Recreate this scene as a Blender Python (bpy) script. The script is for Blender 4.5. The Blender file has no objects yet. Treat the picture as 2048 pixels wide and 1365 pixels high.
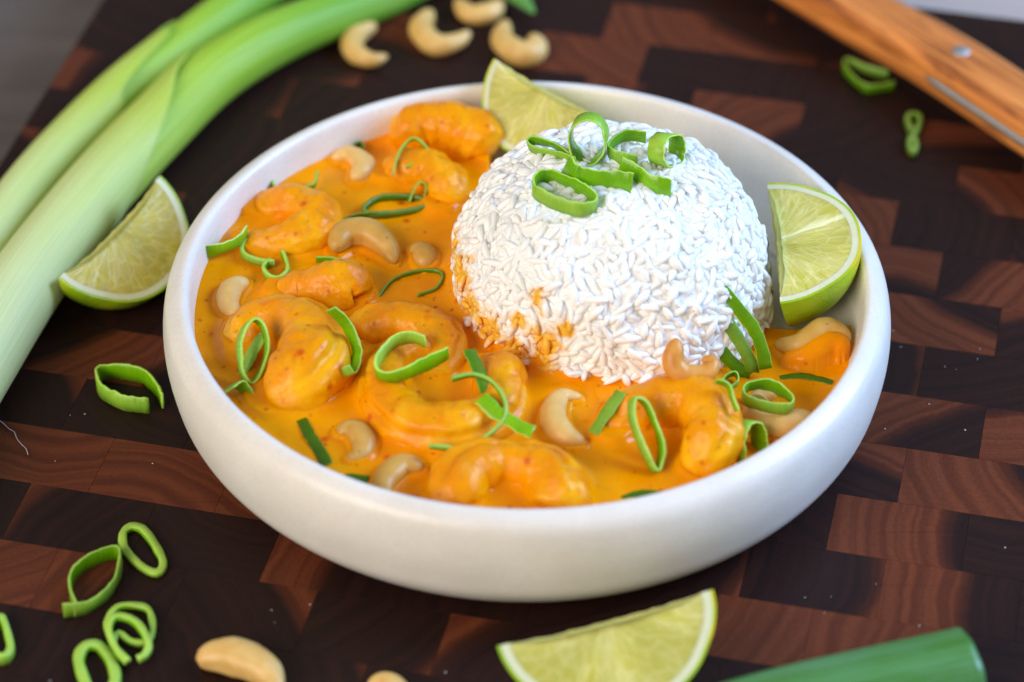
import bpy, math, random
import numpy as np
from mathutils import Vector, Matrix, noise as mnoise

random.seed(7); rng = np.random.default_rng(7)
sc = bpy.context.scene
col = sc.collection
R = math.radians

# ------------------------------------------------------------------ camera
IW, IH = 2048, 1365                      # the photograph's size: traced points below are in its pixels
FPX = 100 / 36 * IW
PITCH, DIST, AIM = 0.68954, 0.85894, np.array([-0.00446, -0.00175, 0.02])
FWD = np.array([0, math.cos(PITCH), -math.sin(PITCH)])
UPV = np.array([0, math.sin(PITCH), math.cos(PITCH)])
RGT = np.array([1.0, 0, 0])
CAM = AIM - DIST * FWD
cam = bpy.data.cameras.new('camera'); cam.lens = 100; cam.sensor_width = 36
cam.clip_start = 0.01; cam.clip_end = 50
cam.dof.use_dof = True; cam.dof.aperture_fstop = 6.0; cam.dof.focus_distance = 0.845
co = bpy.data.objects.new('camera', cam); col.objects.link(co)
co.location = CAM; co.rotation_euler = (math.pi / 2 - PITCH, 0, 0)
sc.camera = co

# ------------------------------------------------------------------ light
w = bpy.data.worlds.new('World'); sc.world = w; w.use_nodes = True
bg = w.node_tree.nodes['Background']
bg.inputs[0].default_value = (0.90, 0.95, 1.0, 1); bg.inputs[1].default_value = 0.30

def area(name, loc, aim, sx, sy, power, colr):
    l = bpy.data.lights.new(name, 'AREA'); l.shape = 'RECTANGLE'; l.size = sx; l.size_y = sy
    l.energy = power; l.color = colr
    o = bpy.data.objects.new(name, l); col.objects.link(o); o.location = loc
    o.rotation_euler = (Vector(aim) - Vector(loc)).to_track_quat('-Z', 'Y').to_euler()
    return o
area('window_light', (1.52, 0.30, 0.98), (0, 0, 0.02), 0.75, 1.05, 60, (0.41, 0.61, 1.0))
area('room_light', (-2.6, -2.7, 2.3), (0, 0, 0.02), 3.0, 2.2, 190, (1.0, 0.91, 0.81))
sc.view_settings.view_transform = 'Standard'; sc.view_settings.look = 'None'
sc.view_settings.gamma = 1; sc.view_settings.use_curve_mapping = False
sc.view_settings.exposure = 0.0
try:
    sc.cycles.use_denoising = True
    sc.cycles.max_bounces = 28; sc.cycles.diffuse_bounces = 24; sc.cycles.transmission_bounces = 12; sc.cycles.caustics_reflective = False; sc.cycles.caustics_refractive = False
except Exception:
    pass

# ------------------------------------------------------------------ helpers
def ray(px, py):
    return FWD + RGT * (px - IW / 2) / FPX - UPV * (py - IH / 2) / FPX
def at(px, py, z=0.0):
    d = ray(px, py); return CAM + d * ((z - CAM[2]) / d[2])
def on_plane(px, py, p0, n):
    d = ray(px, py); n = np.asarray(n, float)
    return CAM + d * (((p0 - CAM) @ n) / (d @ n))
def pxm(px, z=0.03):                     # pixels to metres near the bowl
    return px / 6730.0
def smooth(a, b, x):
    t = np.clip((x - a) / (b - a), 0, 1); return t * t * (3 - 2 * t)
def smax(a, b, k):
    h = np.clip(0.5 + 0.5 * (a - b) / k, 0, 1)
    return b + (a - b) * h + k * h * (1 - h)
def catmull(P, n, closed=False):
    P = np.asarray(P, float); m = len(P)
    if closed:
        idx = lambda i: P[i % m]; segs = m
    else:
        idx = lambda i: P[min(max(i, 0), m - 1)] if 0 <= i < m else (2 * P[0] - P[1] if i < 0 else 2 * P[-1] - P[-2]); segs = m - 1
    T = np.linspace(0, segs, n, endpoint=not closed); out = []
    for t in T:
        i = min(int(t), segs - 1); f = t - i
        a, b, c, d = idx(i - 1), idx(i), idx(i + 1), idx(i + 2)
        out.append(0.5 * ((2 * b) + (c - a) * f + (2 * a - 5 * b + 4 * c - d) * f * f + (3 * b - a - 3 * c + d) * f ** 3))
    return np.array(out)
def resample(P, n, closed=False):
    Q = np.vstack([P, P[:1]]) if closed else P
    s = np.r_[0, np.cumsum(np.linalg.norm(np.diff(Q, axis=0), axis=1))]
    t = np.linspace(0, s[-1], n, endpoint=not closed)
    return np.stack([np.interp(t, s, Q[:, k]) for k in range(Q.shape[1])], -1)
def mesh(name, V, F, mats, uv=None, mi=None, smooth_=True):
    me = bpy.data.meshes.new(name)
    me.from_pydata([tuple(map(float, v)) for v in V], [], [tuple(int(i) for i in f) for f in F])
    for m in (mats if isinstance(mats, (list, tuple)) else [mats]): me.materials.append(m)
    if mi is not None: me.polygons.foreach_set('material_index', list(mi))
    if smooth_: me.polygons.foreach_set('use_smooth', [True] * len(me.polygons))
    if uv is not None:
        L = me.uv_layers.new(name='UVMap')
        li = np.empty(len(me.loops), int); me.loops.foreach_get('vertex_index', li)
        L.data.foreach_set('uv', np.asarray(uv, float)[li].ravel())
    me.validate(); me.update()
    return me
def obj(name, me, parent=None, color=None):
    o = bpy.data.objects.new(name, me); col.objects.link(o)
    if parent is not None: o.parent = parent
    if color is not None: o.color = color
    return o
def tag(o, label, cat=None, group=None, kind=None):
    if label: o['label'] = label
    if cat: o['category'] = cat
    if group: o['group'] = group
    if kind: o['kind'] = kind
    return o
def empty(name, loc=(0, 0, 0)):
    o = bpy.data.objects.new(name, None); col.objects.link(o); o.location = loc; o.empty_display_size = 0.01
    return o
def nz(p, s):                            # smooth noise
    return mnoise.noise(Vector((p[0] * s, p[1] * s, p[2] * s)))
def sweep(P, rad, nseg=24, section=None, up=(0, 0, 1), cap=True, flat=1.0):
    """closed tube along P (n,3) with radius rad (n,); section(ang, t) scales the radius; returns V, F, UV"""
    P = np.asarray(P, float); n = len(P); T = np.gradient(P, axis=0); T /= np.linalg.norm(T, axis=1)[:, None]
    up = np.asarray(up, float); V = []; UV = []
    s = np.r_[0, np.cumsum(np.linalg.norm(np.diff(P, axis=0), axis=1))]
    ang = np.linspace(0, 2 * math.pi, nseg, endpoint=False)
    for i in range(n):
        b = np.cross(T[i], up); b /= np.linalg.norm(b) + 1e-12; u = np.cross(b, T[i])
        for a in ang:
            k = section(a, i / (n - 1)) if section else 1.0
            V.append(P[i] + rad[i] * k * (b * math.cos(a) + u * math.sin(a) * flat)); UV.append((s[i], a / (2 * math.pi)))
    F = []
    for i in range(n - 1):
        for j in range(nseg):
            j2 = (j + 1) % nseg
            F.append((i * nseg + j, i * nseg + j2, (i + 1) * nseg + j2, (i + 1) * nseg + j))
    if cap:
        V.append(P[0]); UV.append((0, .5)); V.append(P[-1]); UV.append((s[-1], .5)); a0, a1 = len(V) - 2, len(V) - 1
        for j in range(nseg):
            j2 = (j + 1) % nseg
            F.append((a0, j2, j)); F.append((a1, (n - 1) * nseg + j, (n - 1) * nseg + j2))
    return np.array(V), F, np.array(UV)

# ------------------------------------------------------------------ materials
class MB:
    def __init__(s, name):
        s.m = bpy.data.materials.new(name); s.m.use_nodes = True; s.t = s.m.node_tree
        s.p = s.t.nodes['Principled BSDF']
    def n(s, typ, **kw):
        nd = s.t.nodes.new(typ)
        for k, v in kw.items(): setattr(nd, k, v)
        return nd
    def l(s, a, b): s.t.links.new(a, b)
    def val(s, **kw):
        for k, v in kw.items(): s.p.inputs[k.replace('_', ' ')].default_value = v
    def coord(s, which='Object'): return s.n('ShaderNodeTexCoord').outputs[which]
    def mapping(s, vec, scale=(1, 1, 1), rot=(0, 0, 0), loc=(0, 0, 0)):
        m = s.n('ShaderNodeMapping'); s.l(vec, m.inputs[0])
        m.inputs['Scale'].default_value = scale; m.inputs['Rotation'].default_value = rot; m.inputs['Location'].default_value = loc
        return m.outputs[0]
    def noise(s, vec, scale, detail=3, rough=.5, dist=0):
        t = s.n('ShaderNodeTexNoise'); s.l(vec, t.inputs['Vector']); t.inputs['Scale'].default_value = scale
        t.inputs['Detail'].default_value = detail; t.inputs['Roughness'].default_value = rough; t.inputs['Distortion'].default_value = dist
        return t.outputs['Fac']
    def voro(s, vec, scale, out='Distance', feature='F1'):
        t = s.n('ShaderNodeTexVoronoi', feature=feature); s.l(vec, t.inputs['Vector']); t.inputs['Scale'].default_value = scale
        return t.outputs[out]
    def ramp(s, fac, stops):
        r = s.n('ShaderNodeValToRGB'); s.l(fac, r.inputs[0]); e = r.color_ramp.elements
        while len(e) < len(stops): e.new(0.5)
        for k, (pos, c) in enumerate(stops):
            e[k].position = pos; e[k].color = (c if len(c) == 4 else (*c, 1)) if not isinstance(c, (int, float)) else (c, c, c, 1)
        return r.outputs[0]
    def mix(s, fac, a, b, mode='MIX'):
        m = s.n('ShaderNodeMix', data_type='RGBA', blend_type=mode)
        for sock, v in ((m.inputs[0], fac), (m.inputs[6], a), (m.inputs[7], b)):
            if hasattr(v, 'is_linked') or hasattr(v, 'links'): s.l(v, sock)
            elif isinstance(v, (int, float)): sock.default_value = v
            else: sock.default_value = (*v, 1) if len(v) == 3 else v
        return m.outputs[2]
    def math(s, op, a, b=None, c=None):
        m = s.n('ShaderNodeMath', operation=op)
        for k, v in enumerate((a, b, c)):
            if v is None: continue
            if isinstance(v, (int, float)): m.inputs[k].default_value = v
            else: s.l(v, m.inputs[k])
        return m.outputs[0]
    def bump(s, h, strength=.3, dist=.001):
        b = s.n('ShaderNodeBump'); s.l(h, b.inputs['Height']); b.inputs['Strength'].default_value = strength
        b.inputs['Distance'].default_value = dist; s.l(b.outputs[0], s.p.inputs['Normal'])
    def coat_bump(s): s.l(s.p.inputs['Normal'].links[0].from_socket, s.p.inputs['Coat Normal'])
    def color(s, c, gain=1.3):
        if gain != 1: c = s.mix(1.0, c, (gain, gain, gain), 'MULTIPLY')
        s.l(c, s.p.inputs['Base Color'])
    def sss(s, wgt, radius, scale=.001):
        s.p.inputs['Subsurface Weight'].default_value = wgt
        s.p.inputs['Subsurface Radius'].default_value = radius; s.p.inputs['Subsurface Scale'].default_value = scale

def mat_bowl():
    b = MB('cream_stoneware'); c = b.coord()
    n1 = b.noise(c, 900, 3); n2 = b.noise(c, 60, 3); n3 = b.voro(c, 700)
    base = b.mix(b.ramp(n2, [(.3, 0), (.7, 1)]), (.56, .515, .455), (.61, .57, .515))
    base = b.mix(b.ramp(n1, [(.45, 0), (.75, .35)]), base, (.46, .42, .36))
    b.color(base); b.val(Roughness=.33, IOR=1.45)
    b.l(b.ramp(n1, [(.3, .27), (.7, .42)]), b.p.inputs['Roughness'])
    b.bump(b.noise(c, 420, 4), .12, .0004); return b.m
def sauce_common(b, c, lo, mid, hi, speck=1.0):
    n = b.noise(c, 45, 4, .55, .4); n2 = b.noise(c, 170, 4, .6)
    base = b.ramp(n, [(.30, lo), (.52, mid), (.74, hi)])
    base = b.mix(b.ramp(n2, [(.55, 0), (.8, .45)]), base, lo)
    # paprika and chilli flecks, three sizes
    d = b.mapping(c, (1, 1, 1)); jig = b.noise(c, 900, 2)
    wv = b.n('ShaderNodeVectorMath', operation='MULTIPLY_ADD'); cn = b.n('ShaderNodeTexNoise'); b.l(c, cn.inputs['Vector']); cn.inputs['Scale'].default_value = 1200
    b.l(cn.outputs['Color'], wv.inputs[0]); wv.inputs[1].default_value = (.0007,) * 3; b.l(c, wv.inputs[2]); cc = wv.outputs[0]
    for sc_, th, colr, keep in ((110, .12, (.42, .030, .004), .60), (230, .14, (.40, .060, .006), .62), (400, .12, (.26, .06, .008), .80)):
        vt = b.n('ShaderNodeTexVoronoi'); b.l(cc, vt.inputs['Vector']); vt.inputs['Scale'].default_value = sc_
        sep = b.n('ShaderNodeSeparateColor'); b.l(vt.outputs['Color'], sep.inputs[0])
        near = b.ramp(vt.outputs['Distance'], [(th * .5, 1), (th * 1.6, 0)])
        on = b.math('GREATER_THAN', sep.outputs[0], keep)
        base = b.mix(b.math('MULTIPLY', b.math('MULTIPLY', near, on), .8 * speck), base, colr)
    return base
def mat_sauce():
    b = MB('curry_sauce'); c = b.coord()
    b.color(sauce_common(b, c, (.58, .175, .0), (.64, .235, .0), (.70, .290, .001)))
    b.val(Roughness=.18, IOR=1.16, Coat_Weight=.25, Coat_Roughness=.03, Coat_IOR=1.33); b.sss(.18, (1, .35, .08), .002)
    b.bump(b.noise(c, 260, 3), .14, .0005); b.coat_bump(); return b.m
def mat_shrimp():
    b = MB('sauced_shrimp'); c = b.coord()
    base = sauce_common(b, c, (.55, .155, .0), (.63, .245, .0), (.70, .40, .008))
    red = b.noise(c, 70, 3, .6, .6)
    base = b.mix(b.ramp(red, [(.60, 0), (.72, .6)]), base, (.52, .085, .004))
    b.color(base); b.val(Roughness=.22, IOR=1.20, Coat_Weight=.45, Coat_Roughness=.03, Coat_IOR=1.38); b.sss(.25, (1, .45, .12), .002)
    b.bump(b.math('ADD', b.noise(c, 330, 5, .62, .5), b.math('MULTIPLY', b.noise(c, 1400, 3), .22)), .55, .0010); b.coat_bump(); return b.m
def mat_rice():
    b = MB('cooked_rice'); g = b.n('ShaderNodeNewGeometry').outputs['Position']
    base = b.mix(b.ramp(b.noise(g, 260, 3, .6), [(.34, 0), (.66, 1)]), (.955, .94, .89), (.982, .978, .965))
    # sauce splashed on the lower left of the mound and three small smears
    k = None
    m = b.math('MULTIPLY', 0, 0)
    wig = b.noise(g, 190, 3, .6)
    for (p, rad) in STAINS:
        vd = b.n('ShaderNodeVectorMath', operation='DISTANCE'); b.l(g, vd.inputs[0]); vd.inputs[1].default_value = tuple(p)
        q = b.math('SUBTRACT', b.math('DIVIDE', vd.outputs['Value'], rad), b.math('MULTIPLY', b.math('SUBTRACT', wig, .5), 2.2))
        mm = b.ramp(q, [(.45, 1), (1.10, 0)]); m = b.math('MAXIMUM', m, mm)
    st = b.mix(b.noise(g, 400, 2), (.88, .40, .015), (.95, .60, .09))
    b.color(b.mix(m, base, st), 1); b.val(Roughness=.30, IOR=1.30); b.sss(.30, (1, .92, .78), .002)
    tr = b.n('ShaderNodeBsdfTranslucent'); b.l(b.mix(m, base, st), tr.inputs['Color']); mx = b.n('ShaderNodeMixShader'); mx.inputs[0].default_value = .08
    b.l(b.p.outputs[0], mx.inputs[1]); b.l(tr.outputs[0], mx.inputs[2]); b.l(mx.outputs[0], b.t.nodes['Material Output'].inputs['Surface'])
    return b.m
def mat_cashew(name, a, c_, d):
    b = MB(name); c = b.coord(); n = b.noise(c, 130, 3, .5, .4); f = b.noise(c, 600, 4, .6)
    base = b.ramp(n, [(.3, a), (.55, c_), (.8, d)])
    base = b.mix(b.ramp(f, [(.6, 0), (.8, .35)]), base, d)
    big = b.noise(c, 55, 2, .5, .3); base = b.mix(b.ramp(big, [(.52, 0), (.74, .55)]), base, tuple(x * y for x, y in zip(a, (.80, .62, .42))))
    v = b.voro(c, 160); base = b.mix(b.ramp(v, [(.03, .75), (.07, 0)]), base, (.12, .04, .012))
    b.color(base); b.val(Roughness=.40, IOR=1.42); b.sss(.2, (1, .75, .35), .0015)
    b.bump(f, .25, .0004); return b.m
def mat_scallion(name, lo, hi, rough):
    b = MB(name); uv = b.coord('UV'); oi = b.n('ShaderNodeObjectInfo')
    st = b.noise(b.mapping(uv, (2600, 90, 1)), 1, 3, .6); pa = b.noise(b.mapping(uv, (160, 90, 1)), 1, 2)
    base = b.mix(b.ramp(st, [(.25, 0), (.80, 1)]), lo, hi)
    base = b.mix(b.ramp(pa, [(.40, 0), (.70, .6)]), base, hi)
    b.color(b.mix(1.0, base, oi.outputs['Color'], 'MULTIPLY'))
    b.val(Roughness=rough, IOR=1.42); b.sss(.35, (.5, 1, .2), .0012)
    b.bump(st, .14, .0002); return b.m
def mat_peel():
    b = MB('lime_peel'); c = b.coord(); n = b.noise(c, 55, 2); f = b.voro(c, 900)
    base = b.ramp(n, [(.3, (.16, .30, .006)), (.55, (.29, .41, .008)), (.72, (.52, .42, .010))])
    dk = b.voro(c, 210); base = b.mix(b.ramp(dk, [(.02, .7), (.06, 0)]), base, (.10, .12, .02))
    b.color(base); b.val(Roughness=.32); b.sss(.15, (.6, 1, .2), .0015); b.bump(f, .25, .0004); return b.m
def mat_pith():
    b = MB('lime_pith'); c = b.coord()
    b.color(b.mix(b.noise(c, 400, 3), (.47, .48, .27), (.55, .55, .36))); b.val(Roughness=.5); b.sss(.4, (1, 1, .5), .002)
    b.bump(b.noise(c, 900, 3), .2, .0003); return b.m
def mat_flesh(name, a, c_, d):
    b = MB(name); uv = b.coord('UV')        # u: angle round the middle of the fruit, v: distance from it
    sacs = b.noise(b.mapping(uv, (16, 90, 1)), 1, 3, .5, .2)
    cell = b.n('ShaderNodeTexVoronoi', feature='DISTANCE_TO_EDGE'); b.l(b.mapping(uv, (7, 170, 1)), cell.inputs['Vector']); cell.inputs['Scale'].default_value = 1
    big = b.noise(b.mapping(uv, (2.2, 60, 1)), 1, 2)
    base = b.ramp(sacs, [(.3, a), (.55, c_), (.75, d)])
    zone = b.noise(b.mapping(uv, (1.1, 30, 1)), 1, 2)
    base = b.mix(b.ramp(big, [(.35, 0), (.7, .6)]), base, d)
    base = b.mix(b.ramp(zone, [(.42, 0), (.58, .6)]), base, tuple(x * .80 for x in a))
    base = b.mix(b.ramp(cell.outputs['Distance'], [(0, .16), (.08, 0)]), base, (.80, .80, .45))
    sep = b.n('ShaderNodeSeparateXYZ'); b.l(uv, sep.inputs[0])
    # two pale membranes running out from the middle
    for a0 in (-.75, .62):
        dd = b.math('ABSOLUTE', b.math('SUBTRACT', b.math('ADD', sep.outputs[0], b.math('MULTIPLY', b.math('SUBTRACT', big, .5), .35)), a0))
        base = b.mix(b.ramp(dd, [(.02, .45), (.08, 0)]), base, (.84, .84, .60))
    b.color(base); b.val(Roughness=.30, IOR=1.34); b.sss(.5, (.9, 1, .35), .003)
    b.bump(b.math('ADD', sacs, b.ramp(cell.outputs['Distance'], [(0, 0), (.2, 1)])), .22, .0004); return b.m
def mat_wood_block():
    b = MB('end_grain_walnut'); c = b.coord(); oi = b.n('ShaderNodeObjectInfo')
    sep = b.n('ShaderNodeSeparateColor'); b.l(oi.outputs['Color'], sep.inputs[0])   # object colour carries the block's growth: ring direction, heartwood share, tone
    rot = b.n('ShaderNodeVectorRotate', rotation_type='Z_AXIS'); b.l(c, rot.inputs['Vector'])
    b.l(b.math('MULTIPLY', sep.outputs[0], 6.2832), rot.inputs['Angle'])
    off = b.n('ShaderNodeVectorMath', operation='ADD'); b.l(rot.outputs[0], off.inputs[0])
    cmb = b.n('ShaderNodeCombineXYZ'); b.l(b.math('MULTIPLY_ADD', sep.outputs[2], .06, .035), cmb.inputs[0]); b.l(b.math('MULTIPLY', sep.outputs[2], 7.3), cmb.inputs[2]); b.l(cmb.outputs[0], off.inputs[1])
    P = off.outputs[0]
    flat = b.n('ShaderNodeVectorMath', operation='MULTIPLY'); b.l(P, flat.inputs[0]); flat.inputs[1].default_value = (1, 1, 0)
    ln = b.n('ShaderNodeVectorMath', operation='LENGTH'); b.l(flat.outputs[0], ln.inputs[0])
    wob = b.noise(P, 50, 3, .5)
    rad = b.math('ADD', ln.outputs['Value'], b.math('MULTIPLY', b.math('SUBTRACT', wob, .5), .006))
    rings = b.math('FRACT', b.math('MULTIPLY', rad, 330))
    rn = b.n('ShaderNodeTexNoise', noise_dimensions='1D'); b.l(b.math('MULTIPLY_ADD', rad, 260, b.math('MULTIPLY', sep.outputs[2], 60)), rn.inputs['W']); rn.inputs['Scale'].default_value = 1; rn.inputs['Detail'].default_value = 3
    bands = b.ramp(rn.outputs['Fac'], [(.34, 0), (.64, 1)])
    # heartwood boundary
    base0 = b.math('MULTIPLY_ADD', sep.outputs[2], .06, .035)
    hb = b.math('SUBTRACT', rad, base0)                  # signed distance from the block's middle along the ring radius
    heart = b.ramp(b.math('ADD', b.math('MULTIPLY', hb, 28), b.math('MULTIPLY_ADD', sep.outputs[1], 1.7, -.35)), [(.42, 0), (.58, 1)])
    tone = b.math('ADD', b.math('MULTIPLY', heart, .80), b.math('MULTIPLY', bands, .20))
    base = b.ramp(tone, [(0, (.0105, .0038, .0030)), (.25, (.020, .0060, .0040)), (.75, (.064, .0145, .0056)), (1, (.115, .0285, .0105))])
    pores = b.noise(c, 2600, 2, .6); fig = b.noise(b.mapping(c, (1, 1, 1)), 700, 4, .65)
    base = b.mix(b.ramp(pores, [(.58, 0), (.72, .55)]), base, (.008, .004, .003))
    base = b.mix(b.ramp(fig, [(.3, .25), (.7, 0)]), base, (.012, .006, .005))
    gp = b.n('ShaderNodeNewGeometry').outputs['Position']
    for rz_, sd_ in ((.45, 3.1), (-1.1, 7.7), (1.25, 11.3)):       # fine knife cuts across the blocks
        cutn = b.noise(b.mapping(gp, (9, 620, 1), (0, 0, rz_), (sd_, sd_ * 2, 0)), 1, 2, .5)
        base = b.mix(b.ramp(cutn, [(.71, 0), (.76, .22)]), base, (.007, .0035, .003))
    b.color(base); b.l(b.ramp(fig, [(.3, .40), (.7, .56)]), b.p.inputs['Roughness']); b.val(IOR=1.27)
    b.bump(b.math('ADD', pores, b.math('MULTIPLY', rings, .3)), .12, .0003); return b.m
def mat_olive():
    b = MB('olive_wood'); c = b.coord()
    n = b.noise(b.mapping(c, (9, 120, 120)), 1, 4, .55, 1.1); n2 = b.noise(b.mapping(c, (30, 420, 420)), 1, 4, .6, .4); big = b.noise(b.mapping(c, (10, 35, 35)), 1, 2)
    base = b.ramp(n, [(.30, (.14, .034, .007)), (.42, (.38, .12, .025)), (.58, (.54, .19, .042)), (.75, (.64, .27, .075))])
    vein = b.noise(b.mapping(c, (12, 210, 210)), 1, 3, .5, 1.6)
    base = b.mix(b.ramp(n2, [(.45, 0), (.7, .45)]), base, (.17, .046, .010))
    base = b.mix(b.ramp(vein, [(.56, 0), (.64, .8), (.70, .1)]), base, (.11, .026, .006))
    base = b.mix(b.ramp(big, [(.4, 0), (.7, .35)]), base, (.42, .14, .03))
    b.color(base, 1.48); b.val(Roughness=.36); b.bump(n2, .1, .0003); return b.m
def mat_table():
    b = MB('grey_weathered_wood'); c = b.coord(); m = b.mapping(c, (5, 60, 1), (0, 0, R(-13)))
    n = b.noise(m, 1, 5, .6, .5); n2 = b.noise(b.mapping(c, (30, 500, 1), (0, 0, R(-13))), 1, 4, .6)
    base = b.ramp(n, [(.3, (.050, .038, .034)), (.6, (.098, .078, .069)), (.8, (.14, .116, .104))])
    base = b.mix(b.ramp(n2, [(.4, .4), (.65, 0)]), base, (.06, .05, .042))
    b.color(base); b.val(Roughness=.42); b.bump(n2, .3, .0006); return b.m
def mat_stalk(name):
    b = MB(name); uv = b.coord('UV'); sep = b.n('ShaderNodeSeparateXYZ'); b.l(uv, sep.inputs[0])
    st = b.noise(b.mapping(uv, (14, 90, 1)), 1, 3, .6); big = b.noise(b.mapping(uv, (24, 5, 1)), 1, 2)
    t = b.math('ADD', b.math('MULTIPLY_ADD', sep.outputs[0], 3.0, .10), b.math('MULTIPLY', b.math('SUBTRACT', big, .5), .16))
    base = b.ramp(t, [(.10, (.45, .52, .24)), (.40, (.34, .43, .055)), (.62, (.22, .36, .012)), (.80, (.10, .27, .006)), (1.0, (.03, .15, .014))])
    base = b.mix(b.ramp(st, [(.42, 0), (.62, .7)]), base, b.mix(.22, base, (.72, .85, .28), 'MIX'))
    b.color(base); b.val(Roughness=.46, IOR=1.36); b.sss(.3, (.7, 1, .4), .003); b.bump(st, .35, .0006); return b.m
def mat_leaf():
    b = MB('green_leek_leaf'); uv = b.coord('UV')
    st = b.noise(b.mapping(uv, (8, 70, 1)), 1, 3, .6); pa = b.noise(b.mapping(uv, (55, 14, 1)), 1, 3)
    base = b.mix(b.ramp(pa, [(.4, 0), (.65, 1)]), (.036, .125, .010), (.052, .155, .045))
    base = b.mix(b.ramp(st, [(.42, 0), (.62, .75)]), base, (.070, .20, .060))
    b.color(base); b.val(Roughness=.36); b.sss(.2, (.5, 1, .3), .002); b.bump(st, .25, .0004); return b.m
def mat_plain(name, c, rough, metal=0):
    b = MB(name); n = b.noise(b.mapping(b.coord(), (300, 30, 300)), 1, 3)
    b.color(b.mix(n, tuple(x * .85 for x in c), c)); b.val(Roughness=rough, Metallic=metal); return b.m

# ------------------------------------------------------------------ table and cutting board
YAW = R(-13)
U = np.array([math.cos(YAW), math.sin(YAW), 0]); Vv = np.array([-math.sin(YAW), math.cos(YAW), 0])
TB = 0.034
M_table = mat_table()
s_ = 2.5
t_ = obj('table', mesh('table', [(-s_, -s_, -TB), (s_, -s_, -TB), (s_, s_, -TB), (-s_, s_, -TB)], [(0, 1, 2, 3)], M_table, smooth_=False)); t_['kind'] = 'structure'

board = empty('cutting_board', (0, 0, -TB)); tag(board, 'dark end grain walnut cutting board under the bowl', 'cutting board')
M_block = mat_wood_block()
U0, U1, V0, V1 = -.1995, .235, -.2235, .2405
PU, PV = .03875, .02455
def block_mesh(lx, ly, lz):
    bv, g = .00001, .00005; x, y = lx / 2 - g, ly / 2 - g
    ring = lambda x, y, z: [(-x, -y, z), (x, -y, z), (x, y, z), (-x, y, z)]
    Vt = ring(x, y, -lz) + ring(x, y, -bv) + ring(x - bv, y - bv, 0)
    F = [(3, 2, 1, 0), (8, 9, 10, 11)]
    for a in (0, 4):
        for j in range(4): F.append((a + j, a + (j + 1) % 4, a + 4 + (j + 1) % 4, a + 4 + j))
    return mesh('block', Vt, F, M_block, smooth_=False)
light_px = {(1400, 60): .8, (1250, 110): .9, (1420, 235): .75, (1745, 430): .9, (1990, 395): .7, (60, 900): .85, (330, 930): .75, (35, 1130): .85, (1950, 975): .75,
            (1740, 1050): .72, (1990, 1200): .55, (1700, 1300): .8, (1500, 1280): .7, (2010, 870): .75, (1950, 560): .62, (1800, 640): .6, (1830, 540): .6, (260, 700): .6, (1640, 100): .55, (150, 120): .6, (700, 20): .62, (1900, 820): .5, (1100, 1290): .3}
light = {}
# row 0 spans v -1.6..23 mm and carries joints at 99.7+38.75k
def block_key(u, v):
    row = math.floor((v + .0016) / PV); offu = .0997 if row % 2 == 0 else .1172
    return row, math.floor((u - offu) / PU)
for (px, py), t in light_px.items():
    P = at(px, py, 0); light[block_key(P @ U, P @ Vv)] = t
cache = {}
r0, r1 = math.floor((V0 + .0016) / PV), math.floor((V1 + .0016) / PV)
for row in range(r0, r1 + 1):
    va, vb = max(V0, row * PV - .0016), min(V1, (row + 1) * PV - .0016)
    if vb - va < .003: continue
    offu = .0997 if row % 2 == 0 else .1172
    for k in range(-9, 5):
        ua, ub = max(U0, offu + k * PU), min(U1, offu + (k + 1) * PU)
        if ub - ua < .004: continue
        key = (round(ub - ua, 4), round(vb - va, 4))
        if key not in cache: cache[key] = block_mesh(ub - ua, vb - va, TB)
        t = light.get((row, k)); rr = random.Random(row * 97 + k * 13 + 5)
        heart = t if t is not None else (rr.uniform(.0, .30) if rr.random() < .85 else rr.uniform(.36, .5))
        o = obj('block', cache[key], board, (rr.random(), heart, rr.random(), 1))
        c = U * (ua + ub) / 2 + Vv * (va + vb) / 2
        o.location = (c[0], c[1], TB + rr.uniform(-.00002, .00002)); o.rotation_euler = (0, 0, YAW)

# ------------------------------------------------------------------ bowl
HS = 1.104
prof = [(0, .0015), (.074, .0015), (.078, .0), (.086, 0), (.0925, .0013), (.0980, .0044), (.1026, .0086), (.1062, .0135), (.1077, .019), (.1085, .0245), (.1085, .029), (.1080, .0325),
        (.1072, .0352), (.1060, .0370), (.1045, .0381), (.1028, .0389), (.1014, .0390), (.1004, .0382), (.0999, .0362), (.0996, .033), (.0992, .029), (.0985, .0255), (.0966, .0218), (.0935, .0192), (.088, .0172), (.08, .0165), (0, .0160)]
prof = catmull(prof, 110); prof[:, 0] = np.maximum(prof[:, 0], 0); prof[:, 1] = np.maximum(prof[:, 1], 0) * HS + .0002
NS = 160; Vb = []; Fb = []
for i, (r, z) in enumerate(prof):
    for j in range(NS):
        a = 2 * math.pi * j / NS; wob = 1 + .0016 * math.sin(2 * a + .6) + .0010 * math.sin(3 * a)
        Vb.append((max(r, .0004) * wob * math.cos(a), max(r, .0004) * wob * math.sin(a), z))
for i in range(len(prof) - 1):
    for j in range(NS):
        Fb.append((i * NS + j, i * NS + (j + 1) % NS, (i + 1) * NS + (j + 1) % NS, (i + 1) * NS + j))
Fb.append(tuple(reversed(range(NS)))); Fb.append(tuple(range((len(prof) - 1) * NS, len(prof) * NS)))
bowl = obj('bowl', mesh('bowl', Vb, Fb, mat_bowl()))
tag(bowl, 'shallow cream stoneware bowl holding the curry and rice', 'bowl')

# ------------------------------------------------------------------ shape of the rice mound
RC = np.array([.0252, .0145]); RB, RR, RH, RN = .0185, .0484, .0535, 2.95
def rice_top(x, y):
    q = np.sqrt((x - RC[0]) ** 2 + (y - RC[1]) ** 2) / RR
    return np.where(q < 1, RB + RH * np.clip(1 - np.clip(q, 0, 1) ** RN, 0, 1) ** (1 / RN), 0)

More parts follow.
